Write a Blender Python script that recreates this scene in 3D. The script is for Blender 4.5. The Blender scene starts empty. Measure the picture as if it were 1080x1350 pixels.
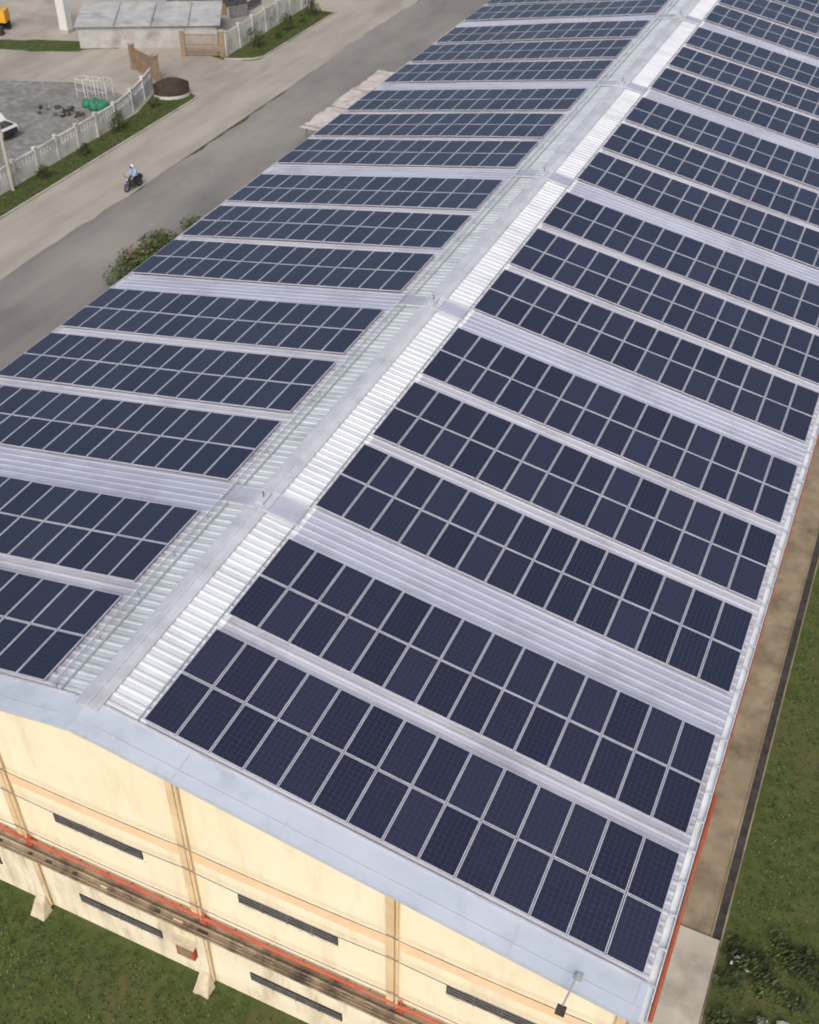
import bpy, math, random
from mathutils import Vector, Matrix
random.seed(7)
RZ=11.77; TH=0.1696; CT=math.cos(TH); ST=math.sin(TH)
S_E=15.65; YEND=121.0
P_=1.8152; Q_=4.228; YA=1.10; YC=10.65; LB=13.69
scene=bpy.context.scene
# ---------------- helpers
class MB:
    def __init__(s): s.v=[];s.f=[];s.m=[];s.uv=[];s.mats=[];s.rnd=[]
    def mi(s,m):
        if m not in s.mats: s.mats.append(m)
        return s.mats.index(m)
    def face(s,pts,mat,uv=None,rnd=0.5):
        b=len(s.v); s.v+= [tuple(p) for p in pts]; s.f.append(tuple(range(b,b+len(pts)))); s.m.append(s.mi(mat))
        s.uv.append(uv or [(0,0)]*len(pts)); s.rnd.append(rnd)
    def box(s,x0,x1,y0,y1,z0,z1,mat,T=None,bottom=True):
        c=[Vector((x,y,z)) for z in (z0,z1) for y in (y0,y1) for x in (x0,x1)]
        if T: c=[T(p) if callable(T) else T@p for p in c]
        F=[(0,1,5,4),(1,3,7,5),(3,2,6,7),(2,0,4,6),(4,5,7,6)]
        if bottom: F.append((0,2,3,1))
        for f in F: s.face([c[i] for i in f],mat)
    def cyl(s,a,b,r,mat,n=8,r2=None,caps=True):
        a=Vector(a);b=Vector(b);d=(b-a).normalized();r2=r if r2 is None else r2
        u=d.orthogonal().normalized();w=d.cross(u)
        A=[a+(u*math.cos(t)+w*math.sin(t))*r for t in [2*math.pi*i/n for i in range(n)]]
        B=[b+(u*math.cos(t)+w*math.sin(t))*r2 for t in [2*math.pi*i/n for i in range(n)]]
        for i in range(n):
            j=(i+1)%n; s.face([A[i],A[j],B[j],B[i]],mat)
        if caps: s.face(A[::-1],mat); s.face(B,mat)
    def tube(s,pts,r,mat,n=6):
        for a,b in zip(pts[:-1],pts[1:]): s.cyl(a,b,r,mat,n)
    def blob(s,c,r,mat,sc=(1,1,1),n=8,m=5,jit=0.0):
        c=Vector(c);rows=[]
        for i in range(m+1):
            ph=math.pi*i/m; row=[]
            for j in range(n):
                t=2*math.pi*j/n; q=r*(1+random.uniform(-jit,jit))
                row.append(c+Vector((q*sc[0]*math.sin(ph)*math.cos(t),q*sc[1]*math.sin(ph)*math.sin(t),q*sc[2]*math.cos(ph))))
            rows.append(row)
        for i in range(m):
            for j in range(n):
                k=(j+1)%n; s.face([rows[i][j],rows[i+1][j],rows[i+1][k],rows[i][k]],mat)
    def torus(s,c,axis,R,r,mat,n=18,k=6):
        c=Vector(c);ax=Vector(axis).normalized();u=ax.orthogonal().normalized();w=ax.cross(u)
        ring=[]
        for i in range(n):
            t=2*math.pi*i/n;d=u*math.cos(t)+w*math.sin(t)
            ring.append([c+d*(R+r*math.cos(p))+ax*r*math.sin(p) for p in [2*math.pi*j/k for j in range(k)]])
        for i in range(n):
            for j in range(k):
                s.face([ring[i][j],ring[(i+1)%n][j],ring[(i+1)%n][(j+1)%k],ring[i][(j+1)%k]],mat)
    def prism(s,prof,y0,y1,mat,T=None):
        A=[Vector((x,y0,z)) for x,z in prof];B=[Vector((x,y1,z)) for x,z in prof]
        if T: A=[T@p for p in A];B=[T@p for p in B]
        n=len(prof)
        for i in range(n):
            j=(i+1)%n; s.face([A[i],A[j],B[j],B[i]],mat)
        s.face(A[::-1],mat); s.face(B,mat)
    def obj(s,name,parent=None,smooth=False):
        me=bpy.data.meshes.new(name); me.from_pydata(s.v,[],s.f)
        for m in s.mats: me.materials.append(m)
        me.polygons.foreach_set('material_index',s.m)
        uvl=me.uv_layers.new(name='UVMap'); flat=[c for uv in s.uv for p in uv for c in p]
        uvl.data.foreach_set('uv',flat)
        at=me.attributes.new('rnd','FLOAT','FACE'); at.data.foreach_set('value',s.rnd)
        if smooth: me.polygons.foreach_set('use_smooth',[True]*len(s.f))
        me.update()
        o=bpy.data.objects.new(name,me); scene.collection.objects.link(o)
        if parent: o.parent=parent
        return o
def empty(name,loc=(0,0,0),rz=0):
    o=bpy.data.objects.new(name,None); o.location=loc; o.rotation_euler=(0,0,rz); scene.collection.objects.link(o); return o
def mat(name,c1,c2=None,rough=0.8,scale=1.0,sc3=(1,1,1),metal=0.0,bump=0.0,bscale=None,contrast=(0.35,0.65),c3=None,s3=0.15,detail=5,spec=0.5,p3=(0.5,0.68),s3v=(1,1,1)):
    m=bpy.data.materials.new(name); m.use_nodes=True; nt=m.node_tree; N=nt.nodes; L=nt.links
    b=N['Principled BSDF']; b.inputs['Roughness'].default_value=rough; b.inputs['Metallic'].default_value=metal
    b.inputs['Specular IOR Level'].default_value=spec
    b.inputs['Base Color'].default_value=(*c1,1)
    tc=N.new('ShaderNodeTexCoord')
    if c2:
        mp=N.new('ShaderNodeMapping'); mp.inputs['Scale'].default_value=sc3; L.new(tc.outputs['Object'],mp.inputs[0])
        n=N.new('ShaderNodeTexNoise'); n.inputs['Scale'].default_value=scale; n.inputs['Detail'].default_value=detail; n.inputs['Roughness'].default_value=0.6
        L.new(mp.outputs[0],n.inputs['Vector'])
        r=N.new('ShaderNodeValToRGB'); r.color_ramp.elements[0].position=contrast[0]; r.color_ramp.elements[1].position=contrast[1]
        r.color_ramp.elements[0].color=(*c1,1); r.color_ramp.elements[1].color=(*c2,1)
        L.new(n.outputs['Fac'],r.inputs[0]); out=r.outputs[0]
        if c3:
            mp2=N.new('ShaderNodeMapping'); mp2.inputs['Scale'].default_value=s3v; L.new(tc.outputs['Object'],mp2.inputs[0])
            n2=N.new('ShaderNodeTexNoise'); n2.inputs['Scale'].default_value=s3; n2.inputs['Detail'].default_value=7; n2.inputs['Roughness'].default_value=0.65
            L.new(mp2.outputs[0],n2.inputs['Vector'])
            r2=N.new('ShaderNodeValToRGB'); r2.color_ramp.elements[0].position=p3[0]; r2.color_ramp.elements[1].position=p3[1]
            r2.color_ramp.elements[0].color=(0,0,0,1); L.new(n2.outputs['Fac'],r2.inputs[0])
            mx=N.new('ShaderNodeMixRGB'); mx.inputs[2].default_value=(*c3,1); L.new(r2.outputs[0],mx.inputs[0]); L.new(out,mx.inputs[1]); out=mx.outputs[0]
        L.new(out,b.inputs['Base Color'])
    if bump:
        n3=N.new('ShaderNodeTexNoise'); n3.inputs['Scale'].default_value=bscale or scale*4; n3.inputs['Detail'].default_value=6
        L.new(tc.outputs['Object'],n3.inputs['Vector'])
        bp=N.new('ShaderNodeBump'); bp.inputs['Strength'].default_value=bump; bp.inputs['Distance'].default_value=0.05
        L.new(n3.outputs['Fac'],bp.inputs['Height']); L.new(bp.outputs[0],b.inputs['Normal'])
    return m
# ---------------- materials
M_roof=mat('roof_metal',(0.38,0.385,0.44),(0.47,0.475,0.53),rough=0.6,scale=1.0,sc3=(0.25,2.5,1),c3=(0.32,0.32,0.365),s3=0.35)
M_skyl=mat('roof_translucent',(0.33,0.345,0.43),(0.41,0.44,0.52),rough=0.6,scale=1.0,sc3=(0.08,3.0,1),c3=(0.30,0.31,0.375),s3=0.5)
M_white=mat('roof_white',(0.58,0.61,0.64),(0.68,0.71,0.73),rough=0.5,scale=1.2,sc3=(0.3,2,1),c3=(0.50,0.52,0.55),s3=0.8,s3v=(.3,1,1))
M_green=mat('roof_left_strip',(0.40,0.45,0.47),(0.53,0.58,0.60),rough=0.5,scale=1.5,sc3=(0.3,3,1),c3=(0.35,0.38,0.39),s3=0.6)  # left ridge strip, greyer and darker than the right one
M_flash=mat('flashing',(0.44,0.49,0.56),(0.50,0.55,0.62),rough=0.5,scale=0.5,c3=(0.39,0.43,0.49),s3=0.9)
M_cap=mat('ridge_metal',(0.44,0.46,0.50),(0.52,0.54,0.58),rough=0.5,scale=1.2,c3=(0.38,0.39,0.42),s3=0.8)
M_dkmet=mat('dark_steel',(0.12,0.12,0.13),(0.2,0.2,0.2),rough=0.6,scale=4)
M_frame=mat('panel_frame',(0.43,0.44,0.50),(0.51,0.52,0.58),rough=0.45,scale=3,metal=0.2)
M_rail=mat('rail_aluminium',(0.42,0.43,0.45),rough=0.4,metal=0.3)
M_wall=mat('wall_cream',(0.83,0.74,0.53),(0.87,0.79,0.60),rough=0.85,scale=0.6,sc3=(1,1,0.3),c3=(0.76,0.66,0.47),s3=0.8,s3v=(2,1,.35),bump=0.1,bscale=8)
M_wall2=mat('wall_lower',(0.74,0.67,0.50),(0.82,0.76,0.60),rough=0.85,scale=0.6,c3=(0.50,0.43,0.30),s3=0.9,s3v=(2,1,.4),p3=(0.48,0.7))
M_foot=mat('buttress_concrete',(0.42,0.36,0.25),(0.58,0.51,0.37),rough=0.9,scale=3)
M_peach=mat('wall_peach',(0.78,0.55,0.34),(0.82,0.62,0.41),rough=0.85,scale=0.8)
M_pil=mat('pilaster_paint',(0.62,0.45,0.26),(0.74,0.58,0.37),rough=0.85,scale=1)
M_dark=mat('louvre_dark',(0.02,0.018,0.017),(0.05,0.045,0.04),rough=0.6,scale=3)
M_rust=mat('canopy_dirty',(0.20,0.14,0.09),(0.36,0.29,0.20),rough=0.9,scale=1.2,c3=(0.06,0.045,0.035),s3=0.9,bump=0.3)
M_red=mat('red_pipe_paint',(0.36,0.07,0.035),(0.46,0.13,0.07),rough=0.6,scale=1,c3=(0.25,0.12,0.08),s3=1.0)
M_conc=mat('concrete_dirty',(0.16,0.125,0.085),(0.27,0.22,0.155),rough=0.95,scale=0.8,c3=(0.10,0.078,0.05),s3=0.5,bump=0.2)
M_conc2=mat('concrete_light',(0.33,0.31,0.27),(0.42,0.395,0.345),rough=0.9,scale=0.6,c3=(0.22,0.205,0.175),s3=0.4)
M_yard=mat('yard_concrete',(0.29,0.265,0.225),(0.38,0.35,0.30),rough=0.95,scale=0.25,c3=(0.20,0.185,0.155),s3=0.15,bump=0.2,bscale=8)
M_asph=mat('asphalt',(0.15,0.142,0.134),(0.205,0.194,0.182),rough=0.9,scale=0.35,sc3=(1,0.25,1),c3=(0.27,0.25,0.222),s3=0.14,s3v=(1,.4,1),bump=0.15,bscale=15,p3=(0.42,0.7))
M_beige=mat('road_shoulder',(0.28,0.255,0.215),(0.36,0.33,0.28),rough=0.95,scale=0.5,sc3=(1,0.25,1),c3=(0.22,0.20,0.17),s3=0.15,s3v=(1,.4,1))
M_gravel=mat('gravel',(0.145,0.14,0.13),(0.26,0.25,0.23),rough=1,scale=1.6,c3=(0.12,0.115,0.105),s3=0.25,bump=0.4,bscale=10)
M_grass=mat('grass',(0.040,0.058,0.017),(0.085,0.108,0.036),rough=1,scale=2.2,detail=9,c3=(0.10,0.09,0.04),s3=0.3,bump=0.6,bscale=14,spec=0.1,contrast=(.3,.7))
M_dirt=mat('dirt',(0.09,0.065,0.04),(0.16,0.12,0.08),rough=1,scale=1.5,bump=.4,bscale=10)
M_leaf=mat('leaf',(0.045,0.075,0.02),(0.09,0.125,0.035),rough=0.8,scale=3)
M_leaf2=mat('leaf_dark',(0.018,0.032,0.01),(0.04,0.06,0.018),rough=0.8,scale=3)
M_blade=mat('grass_blade',(0.045,0.066,0.02),(0.085,0.11,0.038),rough=0.9,scale=1.5,spec=.1)
M_leafr=mat('leaf_reddish',(0.16,0.11,0.05),(0.20,0.15,0.07),rough=0.8,scale=3)
M_bark=mat('bark',(0.08,0.06,0.04),rough=0.9)
M_wp=mat('white_paint',(0.46,0.45,0.42),(0.60,0.59,0.56),rough=0.8,scale=1,c3=(0.30,0.28,0.25),s3=0.7)
M_shed=mat('shed_roof_metal',(0.34,0.34,0.33),(0.44,0.44,0.43),rough=0.7,scale=.8,c3=(0.26,0.24,0.22),s3=0.5)
M_gate=mat('gate_paint',(0.20,0.14,0.09),(0.28,0.20,0.13),rough=0.7,scale=2)
M_black=mat('black_rubber',(0.02,0.02,0.022),rough=0.6)
M_blue=mat('blue_plastic',(0.03,0.06,0.22),(0.05,0.10,0.35),rough=0.5,scale=2)
M_helm=mat('helmet_white',(0.6,0.66,0.74),rough=0.3)
M_skin=mat('skin',(0.35,0.2,0.13),rough=0.6)
M_yel=mat('yellow_paint',(0.65,0.34,0.03),rough=0.5)
M_gtarp=mat('green_tarp',(0.02,0.13,0.07),(0.03,0.19,0.11),rough=0.7,scale=3)
M_glass=mat('window_glass',(0.03,0.035,0.04),rough=0.1)
M_vwhite=mat('vehicle_white',(0.6,0.6,0.6),rough=0.3)
M_dark2=mat('dark_stone',(0.03,0.025,0.02),(0.07,0.055,0.04),rough=0.6,scale=3)
M_carp=mat('carport_sheet',(0.44,0.40,0.37),(0.56,0.52,0.49),rough=0.7,scale=1.5,c3=(0.30,0.25,0.22),s3=1)
def panel_mat():
    m=bpy.data.materials.new('solar_cells'); m.use_nodes=True; nt=m.node_tree;N=nt.nodes;L=nt.links
    b=N['Principled BSDF']; b.inputs['Roughness'].default_value=0.22; b.inputs['Specular IOR Level'].default_value=0.45
    uv=N.new('ShaderNodeUVMap'); uv.uv_map='UVMap'; sp=N.new('ShaderNodeSeparateXYZ'); L.new(uv.outputs[0],sp.inputs[0])
    def line(o,k,w):
        a=N.new('ShaderNodeMath');a.operation='MULTIPLY';a.inputs[1].default_value=k;L.new(o,a.inputs[0])
        f=N.new('ShaderNodeMath');f.operation='FRACT';L.new(a.outputs[0],f.inputs[0])
        c=N.new('ShaderNodeMath');c.operation='SUBTRACT';c.inputs[1].default_value=0.5;L.new(f.outputs[0],c.inputs[0])
        d=N.new('ShaderNodeMath');d.operation='ABSOLUTE';L.new(c.outputs[0],d.inputs[0])
        g=N.new('ShaderNodeMath');g.operation='GREATER_THAN';g.inputs[1].default_value=0.5-w;L.new(d.outputs[0],g.inputs[0])
        return g.outputs[0]
    l1=line(sp.outputs[0],6,0.035); l2=line(sp.outputs[1],10,0.025)
    mx=N.new('ShaderNodeMath');mx.operation='MAXIMUM';L.new(l1,mx.inputs[0]);L.new(l2,mx.inputs[1])
    at=N.new('ShaderNodeAttribute');at.attribute_name='rnd'
    cr=N.new('ShaderNodeValToRGB');cr.color_ramp.elements[0].color=(0.017,0.019,0.038,1);cr.color_ramp.elements[1].color=(0.026,0.029,0.056,1)
    tc=N.new('ShaderNodeTexCoord');n=N.new('ShaderNodeTexNoise');n.inputs['Scale'].default_value=6;n.inputs['Detail'].default_value=3;L.new(tc.outputs['Object'],n.inputs['Vector'])
    ad=N.new('ShaderNodeMath');ad.operation='MULTIPLY_ADD';ad.inputs[1].default_value=0.6;ad.inputs[2].default_value=-0.3
    L.new(n.outputs['Fac'],ad.inputs[0]); a2=N.new('ShaderNodeMath');L.new(ad.outputs[0],a2.inputs[0]);L.new(at.outputs['Fac'],a2.inputs[1]);L.new(a2.outputs[0],cr.inputs[0])
    m2=N.new('ShaderNodeMixRGB');m2.inputs[2].default_value=(0.052,0.057,0.092,1);L.new(mx.outputs[0],m2.inputs[0]);L.new(cr.outputs[0],m2.inputs[1]);L.new(m2.outputs[0],b.inputs['Base Color'])
    n2=N.new('ShaderNodeTexNoise');n2.inputs['Scale'].default_value=0.4;n2.inputs['Detail'].default_value=6;L.new(tc.outputs['Object'],n2.inputs['Vector'])
    mr=N.new('ShaderNodeMapRange');mr.inputs[3].default_value=0.18;mr.inputs[4].default_value=0.42;L.new(n2.outputs['Fac'],mr.inputs[0]);L.new(mr.outputs[0],b.inputs['Roughness'])
    return m
M_cell=panel_mat()
def SL(side,off=0.0):
    def f(p):
        s,y,h=p
        h=h+off
        return Vector((side*(s*CT+h*ST), y, RZ - s*ST + h*CT))
    return f
# ---------------- factory building
bld=empty('factory_building')
roof_off=-0.07
wide=[(YA+Q_+2*P_, YC)]+[(YC+n*LB+2*Q_+2*P_, YC+(n+1)*LB) for n in range(8)]
def in_wide(y):
    return any(a-0.05<=y<=b+0.0 for a,b in wide)
RH=0.024
for side in (1,-1):
    T=SL(side,roof_off); mb=MB(); pitch=0.305; y=0.95; prof=[]
    while y<YEND:
        prof+= [(y,0),(y+0.16,0),(y+0.20,RH),(y+0.265,RH)]; y+=pitch
    prof.append((y,0))
    segs=[0.0,1.6,5,10,S_E]
    for (a,ha),(b,hb) in zip(prof[:-1],prof[1:]):
        w=in_wide((a+b)/2)
        for i,(s0,s1) in enumerate(zip(segs[:-1],segs[1:])):
            m=(M_white if side>0 else M_green) if i==0 else (M_skyl if w else M_roof)
            pts=[T((s0,a,ha)),T((s1,a,ha)),T((s1,b,hb)),T((s0,b,hb))]
            mb.face(pts if side>0 else pts[::-1],m)
    pts=[T((0,0.5,-0.12)),T((S_E,0.5,-0.12)),T((S_E,YEND,-0.12)),T((0,YEND,-0.12))]
    mb.face(pts[::-1] if side>0 else pts,M_roof)
    mb.obj('roof_sheet_right' if side>0 else 'roof_sheet_left',bld)
mb=MB()
for side in (1,-1):
    T=SL(side,roof_off); x=0.0
    while x<S_E:
        x2=min(x+3.1,S_E+0.05)
        mb.box(x+0.003,x2-0.003,0.0,1.0,0.035,0.055+random.uniform(0,0.004),M_flash,T)
        mb.box(x+0.003,x2-0.003,-0.03,-0.003,-0.10,0.055,M_flash,T)
        if x>0: mb.box(x-0.02,x+0.02,-0.035,1.0,0.05,0.064,M_cap,T)
        x=x2
    mb.box(0.5,S_E,0.94,1.0,0.065,0.09,M_cap,T)
    mb.box(0.0,S_E,0.30,0.315,0.061,0.070,M_cap,T)
def rz2(x): return RZ-abs(x)*math.tan(TH)-0.005
for a,b in ((-0.5,0),(0,0.5)):
    mb.face([(a,-.05,rz2(a)),(b,-.05,rz2(b)),(b,.7,rz2(b)),(a,.7,rz2(a))],M_flash)
    mb.face([(a,-.05,rz2(a)-.16),(b,-.05,rz2(b)-.16),(b,-.05,rz2(b)),(a,-.05,rz2(a))],M_flash)
mb.obj('verge_flashing',bld)
mb=MB(); y=0.72
while y<YEND:
    y2=y+3.0
    for side in (1,-1):
        T=SL(side,roof_off)
        dz=random.uniform(0,0.008)
        mb.box(0.0,0.36,y+0.004,y2-0.004,0.05,0.075+dz,M_cap,T)
        mb.box(0.31,0.36,y+0.004,y2-0.004,0.076+dz,0.095+dz,M_cap,T)
    mb.box(-0.05,0.05,y,y2-0.01,RZ-0.02,RZ+0.03,M_cap)
    y=y2
mb.obj('ridge_cap',bld)
mb=MB()
for a,b in wide:
    yc=(a+b)/2+0.25
    for side in (1,-1):
        T=SL(side,roof_off)
        mb.box(0.37,1.45,yc-0.40,yc+0.40,0.036,0.085,M_skyl,T)
        mb.box(0.0,1.5,yc-0.46,yc-0.41,0.036,0.11,M_cap,T)
        mb.box(0.0,1.5,yc+0.41,yc+0.46,0.036,0.11,M_cap,T)
    mb.box(-0.14,0.14,yc-0.3,yc+0.3,RZ+0.02,RZ+0.09,M_cap)
    mb.cyl((0.0,yc,RZ+0.08),(0,yc,RZ+0.32),0.025,M_dkmet)
mb.obj('ridge_saddles',bld)
mb=MB()
for side,s in ((-1,1.30),(1,1.40)):
    T=SL(side,roof_off)
    hh=0.2 if side<0 else 0.09
    mb.cyl(T((s,1.0,hh)),T((s,YEND,hh)),0.022,M_rail,6)
    if side<0: mb.cyl(T((s-0.22,1.0,0.09)),T((s-0.22,YEND,0.09)),0.03,M_rail,6)
    y=1.1
    while y<YEND:
        mb.box(s-0.02,s+0.02,y-0.02,y+0.02,0.0,hh,M_rail,T); y+=1.9
mb.obj('cable_rail',bld)
mb=MB()
for side in (1,-1):
    x=side*S_E*CT; z=RZ-S_E*ST+roof_off
    for a,b,c,d in ((0.0,0.02,-0.16,0.0),(0.02,0.2,-0.16,-0.13),(0.2,0.22,-0.16,0.01)):
        xs=sorted((x+side*a,x+side*b)); mb.box(xs[0],xs[1],0.1,YEND,z+c,z+d,M_white)
    y=1.0
    while y<YEND:
        xs=sorted((x+side*0.02,x+side*0.22)); mb.box(xs[0],xs[1],y-0.03,y+0.03,z+0.011,z+0.03,M_cap); y+=1.0
mb.obj('gutter',bld)
WX=15.2; EZ=RZ-WX*math.tan(TH)-0.25
def roofz(x): return RZ-abs(x)*math.tan(TH)-0.20
mb=MB()
ZC=3.9
gy=0.40
xs=[-WX,-10.08,-3.716,0,2.65,9.02,WX]
for a,b in zip(xs[:-1],xs[1:]):
    mb.face([(a,gy,ZC),(b,gy,ZC),(b,gy,roofz(b)),(a,gy,roofz(a))],M_wall)
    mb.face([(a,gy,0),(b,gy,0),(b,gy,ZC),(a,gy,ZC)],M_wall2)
    mb.face([(a,gy-0.012,roofz(a)-0.42),(b,gy-0.012,roofz(b)-0.42),(b,gy-0.012,roofz(b)),(a,gy-0.012,roofz(a))],M_peach)
mb.box(-WX,WX,gy-0.03,gy-0.006,6.9,7.35,M_peach)
for sx in (1,-1):
    mb.face([(sx*WX,gy,0),(sx*WX,YEND-1,0),(sx*WX,YEND-1,EZ+.2),(sx*WX,gy,EZ+.2)],M_wall)
mb.face([(-WX,YEND-1,0),(WX,YEND-1,0),(WX,YEND-1,EZ),(0,YEND-1,RZ-.3),(-WX,YEND-1,EZ)],M_wall)
mb.obj('walls',bld)
mb=MB()
PX=[-15.1,-10.08,-3.716,2.65,9.02,15.1]
for x in PX:
    zt=roofz(x)-0.08
    mb.box(x-0.11,x+0.11,gy-0.14,gy-0.001,ZC,zt,M_pil)
    mb.cyl((x+0.2,gy-0.12,0.2),(x+0.2,gy-0.12,zt-0.1),0.045,M_pil)
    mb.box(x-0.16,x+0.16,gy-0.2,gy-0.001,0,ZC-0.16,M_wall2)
    b=[(x-0.28,gy-0.65,0),(x+0.28,gy-0.65,0),(x+0.28,gy-0.201,0),(x-0.28,gy-0.201,0)]
    t=[(x-0.17,gy-0.4,0.6),(x+0.17,gy-0.4,0.6),(x+0.17,gy-0.201,0.8),(x-0.17,gy-0.201,0.8)]
    for i in range(4):
        j=(i+1)%4; mb.face([b[i],b[j],t[j],t[i]],M_foot)
    mb.face(t,M_foot)
mb.obj('pilasters',bld)
mb=MB()
for x in PX[:-1]:
    for z0 in (5.72,1.25):
        a,b=x+1.6,x+4.75
        mb.box(a,b,gy-0.03,gy-0.004,z0,z0+0.45,M_dark)
        mb.box(a-0.05,b+0.05,gy-0.07,gy-0.002,z0-0.05,z0-0.005,M_wall2)
        for k in range(3): mb.box(a+0.02,b-0.02,gy-0.05,gy-0.031,z0+0.08+k*0.13,z0+0.095+k*0.13,M_dkmet)
        for k in range(1,4):
            xx=a+(b-a)*k/4; mb.box(xx-0.012,xx+0.012,gy-0.06,gy-0.051,z0,z0+0.45,M_dkmet)
mb.obj('louvre_windows',bld)
mb=MB()
mb.box(-WX-0.2,WX+0.2,gy-0.5,gy-0.003,ZC-0.14,ZC,M_rust)
mb.box(-WX-0.2,WX+0.2,gy-0.54,gy-0.505,ZC-0.2,ZC+0.05,M_rust)
mb.cyl((-WX,gy-0.16,ZC+0.22),(WX,gy-0.16,ZC+0.22),0.06,M_red,10)
mb.cyl((-WX,gy-0.36,ZC+0.08),(WX,gy-0.36,ZC+0.08),0.04,M_rust,8)
mb.cyl((-WX,gy-0.58,ZC-0.05),(WX,gy-0.58,ZC-0.05),0.03,M_rust,8)
for x in PX:
    mb.cyl((x+0.35,gy-0.16,ZC+0.2),(x+0.35,gy-0.16,ZC+0.55),0.04,M_red,8)
    mb.box(x+0.25,x+0.45,gy-0.26,gy-0.06,ZC+0.0,ZC+0.14,M_red)
x=-WX
while x<WX:
    w=random.uniform(.1,.5); mb.box(x,x+w,gy-0.48,gy-0.42,ZC,ZC+random.uniform(.02,.08),random.choice([M_rust,M_dark,M_pil])); x+=random.uniform(.5,1.6)
    mb.box(x,x+0.04,gy-0.24,gy-0.01,ZC+.14,ZC+.16,M_dkmet)
mb.obj('ledge_and_pipes',bld)
mb=MB()
mb.box(1.72,2.36,gy-0.25,gy-0.003,1.25,1.95,M_red); mb.box(1.80,2.28,gy-0.262,gy-0.252,1.33,1.87,M_rust); mb.box(1.66,2.42,gy-0.3,gy-0.003,1.952,2.0,M_foot)
mb.obj('hose_cabinet',bld)
mb=MB()
for z,sg in ((6.65,0.12),(7.75,0.08),(4.75,0.05)):
    for a,b in zip(PX[:-1],PX[1:]):
        if z>min(roofz(a),roofz(b))-.3: continue
        pts=[(a+(b-a)*t/8,gy-0.2,z-sg*4*(t/8)*(1-t/8)) for t in range(9)]
        mb.tube(pts,0.014,M_dkmet,5)
mb.obj('wall_cables',bld)
mb=MB()
xr=S_E*CT
mb.cyl((xr+0.30,0.5,8.4),(xr+0.30,7.5,8.4),0.06,M_red,8)
mb.cyl((xr+0.26,7.5,8.3),(xr+0.26,YEND,8.3),0.022,M_red,8)
y=1.0
while y<YEND-2:
    mb.box(WX,xr+0.32,y-0.03,y+0.03,8.2,8.27,M_red); y+=4.5
y=2.0
while y<YEND-2:
    mb.cyl((WX+0.1,y,0),(WX+0.1,y,8.6),0.07,M_wall2,8); y+=13.69/2
mb.obj('side_pipes',bld)
fl=MB(); xx=13.9
zb=roofz(xx)+0.2
fl.cyl((xx,0.3,zb),(xx,0.1,zb+0.5),0.03,M_rail); fl.cyl((xx,0.1,zb+0.5),(xx-0.1,-0.7,zb+0.4),0.025,M_rail)
fl.box(xx-0.22,xx+0.0,-0.9,-0.68,zb+0.28,zb+0.38,M_dark2); fl.box(xx-0.20,xx-0.02,-0.88,-0.70,zb+0.25,zb+0.275,M_wp)
fl.box(xx-0.1,xx+0.1,0.2,0.4,zb-0.02,zb+0.04,M_rail)
fl.obj('floodlight')
# ---------------- solar arrays
def bands():
    r=[YA,YA+Q_]
    for n in range(8):
        r+=[YC+n*LB+j*Q_ for j in range(3)]
    return r
for side in (1,-1):
    T=SL(side,0.05); s0=1.51 if side>0 else 1.72
    for k,y0 in enumerate(bands()):
        mb=MB()
        bow=[random.uniform(-0.02,0.02) for _ in range(3)]
        for r in range(2):
            for c in range(14):
                dy=random.uniform(-.006,.006)
                a=s0+c+0.012;b=s0+c+0.988;y1=y0+r*P_+0.012+dy;y2=y0+(r+1)*P_-0.02+dy
                j=[random.uniform(-0.006,0.006) for _ in range(4)]
                fw=0.028; rn=random.random()
                def H(s,y):
                    u=(s-a)/(b-a);v=(y-y1)/(y2-y1); return j[0]*(1-u)*(1-v)+j[1]*u*(1-v)+j[2]*(1-u)*v+j[3]*u*v+bow[0]*math.sin(s*0.45+bow[1]*100)
                def TT(s,y,h): return T((s,y,h+H(s,y)+0.02))
                flip=side<0
                q=[TT(a+fw,y1+fw,-0.004),TT(b-fw,y1+fw,-0.004),TT(b-fw,y2-fw,-0.004),TT(a+fw,y2-fw,-0.004)]
                uv=[(0,0),(1,0),(1,1),(0,1)]
                if flip: q=q[::-1];uv=uv[::-1]
                mb.face(q,M_cell,uv,rn)
                o=[(a,y1),(b,y1),(b,y2),(a,y2)]; i_=[(a+fw,y1+fw),(b-fw,y1+fw),(b-fw,y2-fw),(a+fw,y2-fw)]
                for e in range(4):
                    g=(e+1)%4
                    q=[TT(*o[e],0),TT(*o[g],0),TT(*i_[g],0),TT(*i_[e],0)]
                    mb.face(q[::-1] if flip else q,M_frame)
                    q=[TT(*o[e],-0.04),TT(*o[g],-0.04),TT(*o[g],0),TT(*o[e],0)]
                    mb.face(q[::-1] if flip else q,M_frame)
            for fy in (0.22,0.78):
                yy=y0+(r+fy)*P_
                mb.box(s0-0.08,min(s0+14.1,S_E-0.02),yy-0.02,yy+0.02,-0.085,-0.045,M_rail,T)
        mb.obj('solar_panel_array')
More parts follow.
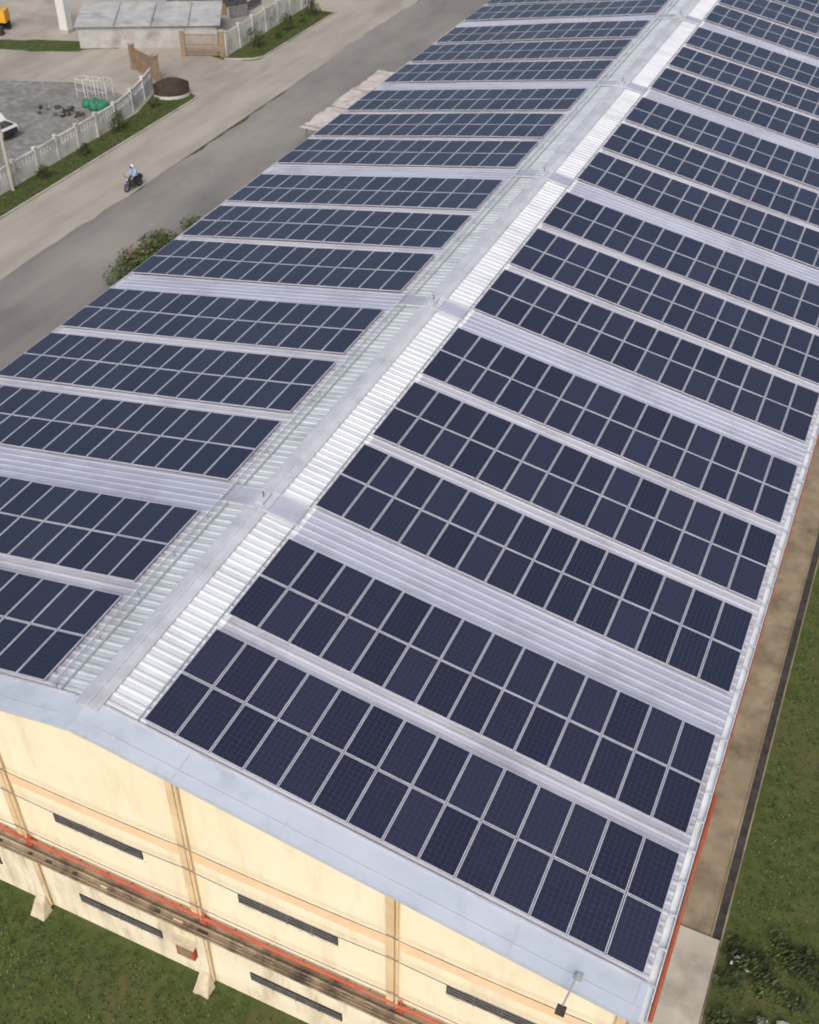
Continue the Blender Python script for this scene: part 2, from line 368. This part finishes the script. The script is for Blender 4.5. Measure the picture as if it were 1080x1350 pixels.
# ---------------- ground
mb=MB(); mb.face([(-900,-300,0),(900,-300,0),(900,1500,0),(-900,1500,0)],M_grass); mb.obj('ground')
def strip(name,pts,mat_,z,thick=None,parent=None):
    m=MB()
    if thick:
        n=len(pts); m.face([(x,y,z+thick) for x,y in pts],mat_)
        for i in range(n):
            a,b=pts[i],pts[(i+1)%n]; m.face([(a[0],a[1],0),(b[0],b[1],0),(b[0],b[1],z+thick),(a[0],a[1],z+thick)],mat_)
    else: m.face([(x,y,z) for x,y in pts],mat_)
    return m.obj(name,parent)
strip('yard',[(-160,-60),(-41,-60),(-41.3,60),(-43,66),(-43,74),(-43,300),(-160,300)],M_yard,0.004)
strip('road_shoulder',[(-38.6,-100),(-33,-100),(-33,400),(-38.6,400)],M_beige,0.004)
L_=[];y=-100
while y<400: L_.append((-33+random.uniform(-.22,.22)+0.3*math.sin(y*.13),y)); y+=1.3
strip('road',[(-25.9,-100),(-25.9,400)]+L_[::-1],M_asph,0.008)
def arc(cx,cy,r,a0,a1,n=8): return [(cx+r*math.cos(math.radians(a0+(a1-a0)*i/n)),cy+r*math.sin(math.radians(a0+(a1-a0)*i/n))) for i in range(n+1)]
drv=[(-38.59,63.8)]+arc(-39.9,64.3,1.3,0,90,6)+[(-43.2,65.8),(-60,60),(-62,70),(-46,74.5),(-41.5,73.6)]+arc(-40.0,75.6,1.4,-100,0,5)
strip('driveway',drv,M_beige,0.012)
strip('far_driveway',[(-38.59,90),(-38.59,106),(-43,106),(-43,90)],M_beige,0.012)
strip('gravel',[(-95,38),(-42,38),(-41.9,57),(-43.5,62.6),(-50,63.2),(-58,60),(-95,56)],M_gravel,0.016)
gp=[]
for i in range(28):
    t=2*math.pi*i/28; rr=random.uniform(.8,1.2); gp.append((-57.5+5.5*rr*math.cos(t)+0.8*rr*math.sin(t)*-1,69.8+1.3*rr*math.sin(t)+2.5*math.cos(t)))
strip('yard_grass',gp,M_grass,0.02)
m=MB()
def kerb(pts,w=0.14,h=0.12):
    for a,b in zip(pts[:-1],pts[1:]):
        a=Vector((*a,0));b=Vector((*b,0));d=(b-a).normalized();n=Vector((-d.y,d.x,0))*w
        P=[a,b,b+n,a+n];Tt=[p+Vector((0,0,h)) for p in P]
        for i in range(4):
            j=(i+1)%4; m.face([P[i],P[j],Tt[j],Tt[i]],M_conc2)
        m.face(Tt,M_conc2)
kerb([(-38.6,-60),(-38.6,64.3)]); kerb(arc(-39.9,64.3,1.3,0,90,6)); kerb([(-39.9,65.6),(-42.9,65.9)])
kerb([(-41.5,73.7),(-40.3,74.2),(-39.2,74.8),(-38.6,75.8),(-38.6,90)],w=0.14)
m.obj('kerb')
strip('service_path',[(15.2,-1),(16.9,-1),(17.1,40),(17.2,YEND),(15.2,YEND)],M_conc,0.006)
m=MB()
m.box(16.94,17.0,-5,YEND,0,0.05,M_conc); m.box(17.27,17.33,-5,YEND,0,0.05,M_conc); m.box(17.0,17.27,-5,YEND,0.002,0.012,M_dark)
m.obj('drain_channel')
strip('concrete_slab',[(15.3,3.5),(17.25,3.5),(17.25,8.4),(15.3,8.4)],M_conc2,0.01,0.15)
dp=[]
for i in range(30):
    t=2*math.pi*i/30; rr=random.uniform(.85,1.15); dp.append((-8.5+4.5*rr*math.cos(t),-3.6+1.1*rr*math.sin(t)))
strip('dirt_patch',dp,M_dirt,0.006)
# ---------------- fences / gates
def fence(name,pts,h,openings=True,pm=M_wp):
    m=MB()
    for a,b in zip(pts[:-1],pts[1:]):
        a=Vector((*a,0));b=Vector((*b,0));L=(b-a).length;n=max(1,round(L/2.4));d=(b-a)/n
        X=d.normalized();Yv=Vector((-X.y,X.x,0))
        for i in range(n):
            o=a+d*i
            T=Matrix(((X.x,Yv.x,0,o.x),(X.y,Yv.y,0,o.y),(0,0,1,0),(0,0,0,1)));l=d.length
            m.box(-0.11,0.11,-0.11,0.11,0,h+0.12,pm,T); m.box(-0.15,0.15,-0.15,0.15,h+0.121,h+0.18,pm,T)
            top=h*0.62 if openings else h
            m.box(0.112,l-0.112,-0.05,0.05,0,top,pm,T)
            if openings:
                m.box(0.112,l-0.112,-0.07,0.07,h-0.12,h,pm,T)
                k=0.35
                while k<l-0.2:
                    m.box(k-0.07,k+0.07,-0.045,0.045,top+.001,h-0.121,pm,T); k+=0.36
    return m.obj(name)
fence('boundary_wall',[(-41.0,-20),(-41.2,57),(-41.7,60),(-42.4,62.6),(-43.3,65.2)],1.7)
fence('boundary_wall',[(-41.8,74.6),(-42.3,92),(-42.6,120)],2.0,False)
def gate(name,a,b,h):
    m=MB(); a=Vector((*a,0));b=Vector((*b,0));d=b-a;L=d.length;X=d.normalized();Yv=Vector((-X.y,X.x,0))
    T=Matrix(((X.x,Yv.x,0,a.x),(X.y,Yv.y,0,a.y),(0,0,1,0),(0,0,0,1)))
    for z in (0.12,h*.5,h-0.08): m.box(0,L,-0.04,0.04,z,z+0.08,M_gate,T)
    k=0.05
    while k<L: m.box(k-0.03,k+0.03,-0.03,0.03,0.06,h,M_gate,T); k+=0.16
    for k in (-0.2,L+0.2): m.box(k-0.2,k+0.2,-0.2,0.2,0,h+0.3,M_gate,T); m.box(k-0.25,k+0.25,-0.25,0.25,h+0.301,h+0.38,M_conc2,T)
    m.obj(name)
gate('gate',(-43.9,66.6),(-47.0,68.0),1.9)
gate('gate',(-42.2,74.3),(-45.0,73.0),1.9)
m=MB(); gc=(-41.3,64.9); pts=arc(gc[0],gc[1],1.7,-110,10,10)
for q,(a,b) in enumerate(zip(pts[:-1],pts[1:])):
    c=Vector((*gc,0)); A=Vector((*a,0));B=Vector((*b,0));A2=c+(A-c)*0.85;B2=c+(B-c)*0.85
    hA=1.1+.7*math.sin(math.pi*q/10);hB=1.1+.7*math.sin(math.pi*(q+1)/10)
    up=lambda p,h:p+Vector((0,0,h))
    m.face([A,B,up(B,.25),up(A,.25)],M_wp); m.face([up(A,.25),up(B,.25),up(B,hB),up(A,hA)],M_dark2)
    m.face([B2,A2,up(A2,hA),up(B2,hB)],M_dark2); m.face([up(A,hA),up(B,hB),up(B2,hB),up(A2,hA)],M_dark2)
m.obj('gate_sign')
# ---------------- sheds, drums etc
sh=empty('storage_shed',(-54.6,70.4,0),math.radians(29))
m=MB()
m.box(0,12.4,0,0.12,0,1.9,M_shed); m.box(0,0.12,0.12,6,0,1.9,M_shed); m.box(12.28,12.4,0.12,6,0,1.9,M_shed); m.box(0,12.4,6,6.12,0,1.9,M_shed)
k=0.2
while k<12.3: m.box(k,k+.05,-0.03,-0.002,0,1.85,M_shed); k+=.3
m.obj('walls',sh)
m=MB()
y=-0.3;zf=lambda y:1.95+0.03*y
while y<6.3:
    m.face([(-0.3,y,zf(y)),(12.7,y,zf(y)),(12.7,y+.3,zf(y)),(-0.3,y+.3,zf(y))],M_shed)
    m.face([(-0.3,y+.3,zf(y)),(12.7,y+.3,zf(y)),(12.7,y+.45,zf(y+.45)),(-0.3,y+.45,zf(y+.45))],M_shed); y+=.45
for x in (3.2,6.5,9.8): m.box(x-.06,x+.06,-.3,6.4,2.17,2.2,M_shed)
m.obj('roof',sh)
wp=MB(); wp.box(-59.0,-58.1,73.2,74.0,0,4.2,M_vwhite); wp.box(-59.1,-58.0,73.1,74.1,4.201,4.35,M_conc2); wp.box(-59.05,-58.05,73.15,74.05,0,.3,M_conc2); wp.obj('white_pillar')
m=MB()
for i in range(34):
    x=-55+random.uniform(0,8);y=84.0+(x+55)*.6+random.uniform(0,4)
    mm=random.choice([M_blue,M_blue,M_blue,M_dark2,M_gate,M_wp])
    m.cyl((x,y,0),(x,y,.88),.29,mm,10)
    for z in (.3,.6): m.torus((x,y,z),(0,0,1),.29,.02,mm,10,4)
m.obj('storage_drum_stack')
m=MB()
for i in range(16):
    T=Matrix.Translation((-50+random.uniform(-4,4),86+random.uniform(-2,3),0))@Matrix.Rotation(random.random()*3,4,'Z')
    w,h=random.uniform(.4,1.1),random.uniform(.4,1.3); m.box(-w,w,-.4,.4,0,h,random.choice([M_dark2,M_gate,M_conc2,M_dkmet]),T); m.box(-w-.05,w+.05,-.45,.45,h+.001,h+.06,M_dark2,T)
m.obj('pallet_stack')
m=MB()
for i in range(60):
    T=Matrix.Translation((-46.6+random.gauss(0,.8),57.2+random.gauss(0,.45),0.1))@Matrix.Rotation(random.random()*6,4,'Z')@Matrix.Rotation(random.uniform(-.4,.4),4,'X')
    m.box(-random.uniform(.1,.5),.2,-.08,.08,0,random.uniform(.08,.3),random.choice([M_dark2,M_dark2,M_dkmet,M_gravel]),T)
m.obj('scrap_pile')
m=MB(); 
for i in range(7): m.blob((-44.9+random.uniform(-.7,.7),59.2+random.uniform(-.4,.4),.25),.5,M_gtarp,(1,.8,.9),9,6,.12)
m.obj('green_tarp_pile')
m=MB()
for k in range(3):
    ox=-47.6+k*0.9;oy=60.6+k*.25
    for a,b in (((0,0,0),(0,0,1.5)),((.8,0,0),(.8,0,1.5)),((0,.9,0),(0,.9,1.5)),((.8,.9,0),(.8,.9,1.5)),((0,0,1.5),(.8,0,1.5)),((0,.9,1.5),(.8,.9,1.5)),((0,0,1.5),(0,.9,1.5)),((.8,0,1.5),(.8,.9,1.5)),((0,0,.6),(.8,0,.6))):
        m.cyl((ox+a[0],oy+a[1],a[2]),(ox+b[0],oy+b[1],b[2]),.022,M_vwhite,6)
m.obj('metal_rack')
m=MB(); px,py=-40.8,44.1; m.cyl((px,py,0),(px,py,9),.13,M_conc2,10,.09); m.box(px-.7,px+.7,py-.06,py+.06,8.3,8.42,M_dkmet)
for x in (-.6,0,.6): m.cyl((px+x,py,8.42),(px+x,py,8.6),.05,M_wp,6)
m.obj('utility_pole')
tr=empty('pickup_truck',(-48.9,51.4,0.02),math.radians(-8))
m=MB(); 
m.prism([(-2.3,.45),(2.3,.45),(2.35,.7),(2.2,1.0),(1.1,1.1),(.5,1.65),(-.7,1.68),(-.85,1.05),(-2.3,1.05)],-.85,.85,M_vwhite); m.obj('body',tr)
m=MB(); m.prism([(1.04,1.12),(.5,1.66),(-.62,1.69),(-.72,1.12)],-.86,.86,M_glass); m.box(2.2,2.40,-.7,.7,.5,.85,M_black); m.box(1.2,2.15,-.6,.6,1.05,1.12,M_dark2); m.box(-2.2,-.9,-.7,.7,1.051,1.06,M_black); m.obj('glass_and_grille',tr)
m=MB()
for x in (-1.45,1.45):
    for y in (-.82,.82): m.torus((x,y,.36),(0,1,0),.25,.11,M_black,16,6); m.cyl((x,y-.06,.36),(x,y+.06,.36),.2,M_dkmet,10)
m.obj('wheels',tr)
ex=empty('excavator',(-65.0,70.6,0),math.radians(200))
m=MB(); m.box(-1.6,1.6,-1.2,-.7,0,.75,M_black); m.box(-1.6,1.6,.7,1.2,0,.75,M_black); m.box(-.8,.8,-.7,.7,.3,.8,M_dkmet); m.obj('tracks',ex)
m=MB(); m.prism([(-1.7,.85),(1.2,.85),(1.2,1.3),(-.2,1.7),(-1.7,1.9)],-1.1,.15,M_yel); m.box(-.2,1.2,.2,1.1,.85,2.5,M_yel); m.box(-.1,1.25,.26,1.04,1.4,2.4,M_glass); m.obj('cab',ex)
m=MB(); m.cyl((1.1,-.2,1.3),(3.0,-.2,3.3),.2,M_yel,6); m.cyl((3.0,-.2,3.3),(4.4,-.2,1.6),.16,M_yel,6); m.prism([(4.2,1.6),(4.7,1.5),(4.6,.8),(4.0,.7)],-.6,.2,M_dkmet); m.obj('arm',ex)
cp=empty('metal_carport')
m=MB(); y=58.0
while y<71:
    z=2.3; m.box(-25.15+random.uniform(-.12,.12),-20.5,y,y+.55,z,z+.03,M_carp); m.box(-25.0,-20.5,y+.24,y+.30,z+.031,z+.05,M_carp); y+=.56
m.obj('roof',cp)
m=MB()
for y in (58.4,62.6,66.6,70.6):
    m.cyl((-24.9,y,0),(-24.9,y,2.28),.05,M_dkmet); m.cyl((-20.8,y,0),(-20.8,y,2.28),.05,M_dkmet); m.cyl((-25.8,y,2.36),(-23,y,2.36),.025,M_dkmet)
m.obj('posts',cp)
# ---------------- foliage
def bush(name,clumps,leaf=.14,dens=240,mats=None,trunk=True):
    mats=mats or [M_leaf,M_leaf,M_leaf2]
    m=MB()
    for (x,y,z,r) in clumps:
        if trunk:
            for k in range(3):
                a=random.random()*6.28; m.cyl((x+.1*math.cos(a),y+.1*math.sin(a),0),(x+.5*r*math.cos(a),y+.5*r*math.sin(a),z+.3*r),.035,M_bark,5,.012)
        mm=random.choice(mats)
        for i in range(int(dens*r*r)+30):
            v=Vector((random.gauss(0,1),random.gauss(0,1),random.gauss(0,1))).normalized()*r*random.uniform(.45,1.12)
            c=Vector((x,y,z))+Vector((v.x,v.y,v.z*.8)); c.z=max(c.z,.05)
            n=Vector((random.gauss(0,1),random.gauss(0,1),random.gauss(.6,1))).normalized();u=n.orthogonal().normalized()*leaf*random.uniform(.6,1.3);w=n.cross(u)*random.uniform(.4,.8)
            m.face([c-u,c+w*.6,c+u,c-w*.6],mm if random.random()<.7 else random.choice(mats))
    return m.obj(name)
cl=[(random.uniform(-27.2,-25.2),random.uniform(36.0,44.5),random.uniform(.3,.9),random.uniform(.5,.95)) for _ in range(24)]
bush('roadside_bush',cl,.12,260,[M_leaf,M_leaf,M_leaf2,M_leaf,M_leafr])
for (x,y,r) in ((-40.1,46.6,.6),(-40.0,51.4,.5),(-40.3,56.2,.8),(-40.6,61.5,.45),(-40.7,78,.9),(-40.4,83.5,.9),(-40.6,88.5,.9),(-40.0,81,.4),(-40.3,86,.4)):
    bush('shrub',[(x+random.uniform(-.3,.3)*r,y+random.uniform(-.4,.4)*r,r*(.7+.4*k),r*(.8-.15*k)) for k in range(3)],.12,260,[M_leaf,M_leaf2])
cl=[(random.uniform(17.7,21.5),random.uniform(4.5,9.4),random.uniform(.05,.3),random.uniform(.25,.5)) for _ in range(34)]
bush('weed_patch',cl,.09,600,[M_leaf2,M_leaf2,M_leaf],False)
m=MB()
for i in range(12):
    x=17.7+abs(random.gauss(0,.2));y=7.8+random.gauss(0,.35)
    m.blob((x,y,random.uniform(.15,.35)),random.uniform(.03,.08),random.choice([M_wp,M_conc2,M_helm]),(1,random.uniform(.4,1),.5),6,4,.3)
m.obj('litter_pile')
m=MB()
for i in range(40):
    m.blob((19.4+random.gauss(0,.6),5.6+random.gauss(0,.4),.12),random.uniform(.1,.3),random.choice([M_conc2,M_gravel,M_gravel]),(1,.8,.6),7,5,.2)
m.obj('rubble_pile')
m=MB()
def tufts(n,x0,x1,y0,y1,avoid=None,s=.09):
    for i in range(n):
        x=random.uniform(x0,x1);y=random.uniform(y0,y1)
        if avoid and avoid(x,y): continue
        mm=random.choice([M_blade,M_blade,M_blade,M_leaf,M_leaf2])
        for k in range(3):
            a=random.random()*6.28;l=s*random.uniform(.6,1.5);dx,dy=math.cos(a)*l,math.sin(a)*l
            m.face([(x-dy*.3,y+dx*.3,0.0),(x+dy*.3,y-dx*.3,0.0),(x+dx,y+dy,l*random.uniform(.4,.9))],mm)
tufts(9000,-12,16,-7,.1,lambda x,y:((x+8.5)/4.5)**2+((y+3.6)/1.1)**2<.9)
tufts(9000,17.5,24,3,40)
tufts(2500,-41,-38.8,36,64); tufts(1200,-41.5,-38.8,76,90)
m.obj('grass_tufts')
# ---------------- motorcycle + rider
pos=(-33.3,48.0,0.012); rz=math.radians(-98)
mc=empty('motorcycle',pos,rz)
m=MB()
for x in (-.62,.64):
    m.torus((x,0,.29),(0,1,0),.235,.055,M_black,20,8); m.cyl((x,-.04,.29),(x,.04,.29),.07,M_dkmet,10)
    for k in range(6):
        a=k*math.pi/3; m.cyl((x,0,.29),(x+.22*math.cos(a),0,.29+.22*math.sin(a)),.012,M_dkmet,4)
m.obj('wheels',mc)
m=MB()
m.prism([(-.95,.62),(-.85,.80),(-.2,.80),(0,.58),(.2,.40),(.32,.40),(.46,.95),(.56,.93),(.48,.3),(.1,.24),(-.45,.30)],-.13,.13,M_dark2)
m.prism([(-.85,.802),(-.82,.86),(-.35,.86),(-.15,.802)],-.15,.15,M_black)
m.cyl((.64,-.08,.29),(.46,-.08,.95),.025,M_dkmet,6); m.cyl((.64,.08,.29),(.46,.08,.95),.025,M_dkmet,6)
m.prism([(.40,.56),(.62,.62),(.86,.56),(.84,.53),(.62,.58),(.42,.52)],-.06,.06,M_blue)
m.cyl((-.62,-.15,.32),(.1,-.15,.26),.035,M_dkmet,8)
m.obj('body',mc)
m=MB(); m.cyl((.42,-.33,1.0),(.42,.33,1.0),.015,M_black,6); m.cyl((.5,0,.88),(.58,0,.88),.08,M_vwhite,10)
for y in(-.28,.28): m.cyl((.44,y,1.0),(.5,y*1.15,1.18),.008,M_black,4); m.blob((.5,y*1.15,1.2),.05,M_black,(.3,1,.7))
m.obj('handlebar',mc)
rd=empty('motorcycle_rider',pos,rz)
V=[(-.38,0,.92),(-.32,0,1.12),(-.24,0,1.32),(-.20,0,1.42),(-.17,0,1.50),
   (-.30,.10,.90),(.08,.19,.86),(.02,.17,.44),(.15,.18,.38),
   (-.30,-.10,.90),(.08,-.19,.86),(.02,-.17,.44),(.15,-.18,.38),
   (-.23,.19,1.34),(-.02,.29,1.14),(.30,.29,1.05),
   (-.23,-.19,1.34),(-.02,-.29,1.14),(.30,-.29,1.05)]
E=[(0,1),(1,2),(2,3),(3,4),(0,5),(5,6),(6,7),(7,8),(0,9),(9,10),(10,11),(11,12),(2,13),(13,14),(14,15),(2,16),(16,17),(17,18)]
Rr=[.15,.14,.15,.065,.06,.11,.08,.055,.045,.11,.08,.055,.045,.065,.05,.036,.065,.05,.036]
me=bpy.data.meshes.new('body');me.from_pydata(V,E,[]);bo=bpy.data.objects.new('body',me);scene.collection.objects.link(bo);bo.parent=rd
md=bo.modifiers.new('skin','SKIN');md.use_smooth_shade=True
for i,v in enumerate(me.skin_vertices[0].data): v.radius=(Rr[i],Rr[i]); v.use_root=(i==0)
ss=bo.modifiers.new('sub','SUBSURF');ss.levels=1;ss.render_levels=2
cm=bpy.data.materials.new('rider_clothes');cm.use_nodes=True;nt=cm.node_tree
tc=nt.nodes.new('ShaderNodeTexCoord');sp=nt.nodes.new('ShaderNodeSeparateXYZ');cr=nt.nodes.new('ShaderNodeValToRGB');cr.color_ramp.interpolation='CONSTANT'
cr.color_ramp.elements[0].color=(.02,.02,.03,1);e=cr.color_ramp.elements[1];e.position=.96;e.color=(.28,.42,.66,1)
nt.links.new(tc.outputs['Object'],sp.inputs[0]);nt.links.new(sp.outputs[2],cr.inputs[0]);nt.links.new(cr.outputs[0],nt.nodes['Principled BSDF'].inputs['Base Color']);nt.nodes['Principled BSDF'].inputs['Roughness'].default_value=.85
me.materials.append(cm)
m=MB(); m.blob((-.14,0,1.62),.14,M_helm,(1.05,.9,1.0),14,10); m.box(-.03,.03,-.09,.09,1.58,1.68,M_glass); m.obj('helmet',rd,True)
m=MB(); m.blob((-.10,0,1.56),.10,M_skin,(1,.8,1.1),12,8); m.blob((0.005,0,1.555),.02,M_skin); m.obj('face',rd,True)
m=MB()
for sy in (1,-1):
    m.blob((.36,.29*sy,1.03),.05,M_skin,(1.1,.8,.5),8,6)
    for k in range(4):
        y=sy*.29+(k-1.5)*.022; m.tube([(.39,y,1.035),(.44,y,1.03-.002*k),(.455,y,.99),(.42,y,.975)],.010,M_skin,5)
    m.tube([(.36,sy*.25,1.02),(.40,sy*.235,.99),(.43,sy*.24,.985)],.011,M_skin,5)
m.obj('hands',rd)
# ---------------- camera
R=[[0.91183,-0.27576,0.30418],[0.41037,0.58862,-0.69651],[0.01302,0.75992,0.64989]]
cd=bpy.data.cameras.new('camera'); cam=bpy.data.objects.new('camera',cd); scene.collection.objects.link(cam)
cam.matrix_world=Matrix.Translation(Vector((15.3303,-13.3870,34.9455)))@Matrix(R).to_4x4()
cd.sensor_fit='VERTICAL'; cd.sensor_height=24; cd.lens=1486.59/1350*24; cd.clip_end=3000
cd.dof.use_dof=True; cd.dof.focus_distance=14.0; cd.dof.aperture_fstop=1.1
scene.camera=cam
# ---------------- light
az=math.radians(160); el=math.radians(45)
w=bpy.data.worlds.new('World'); scene.world=w; w.use_nodes=True
nt=w.node_tree; sk=nt.nodes.new('ShaderNodeTexSky'); sk.sky_type='NISHITA'; sk.sun_disc=False; sk.sun_elevation=el; sk.sun_rotation=az
sk.dust_density=5.0
nt.links.new(sk.outputs[0],nt.nodes['Background'].inputs[0]); nt.nodes['Background'].inputs[1].default_value=0.14
sd=bpy.data.lights.new('sun','SUN'); sd.energy=2.1; sd.angle=math.radians(30); sd.color=(1,0.96,0.91)
so=bpy.data.objects.new('sun',sd); scene.collection.objects.link(so)
d=Vector((math.sin(az)*math.cos(el),math.cos(az)*math.cos(el),math.sin(el)))
so.rotation_euler=d.to_track_quat('Z','Y').to_euler()
scene.view_settings.view_transform='Standard'; scene.view_settings.look='None'; scene.view_settings.exposure=0
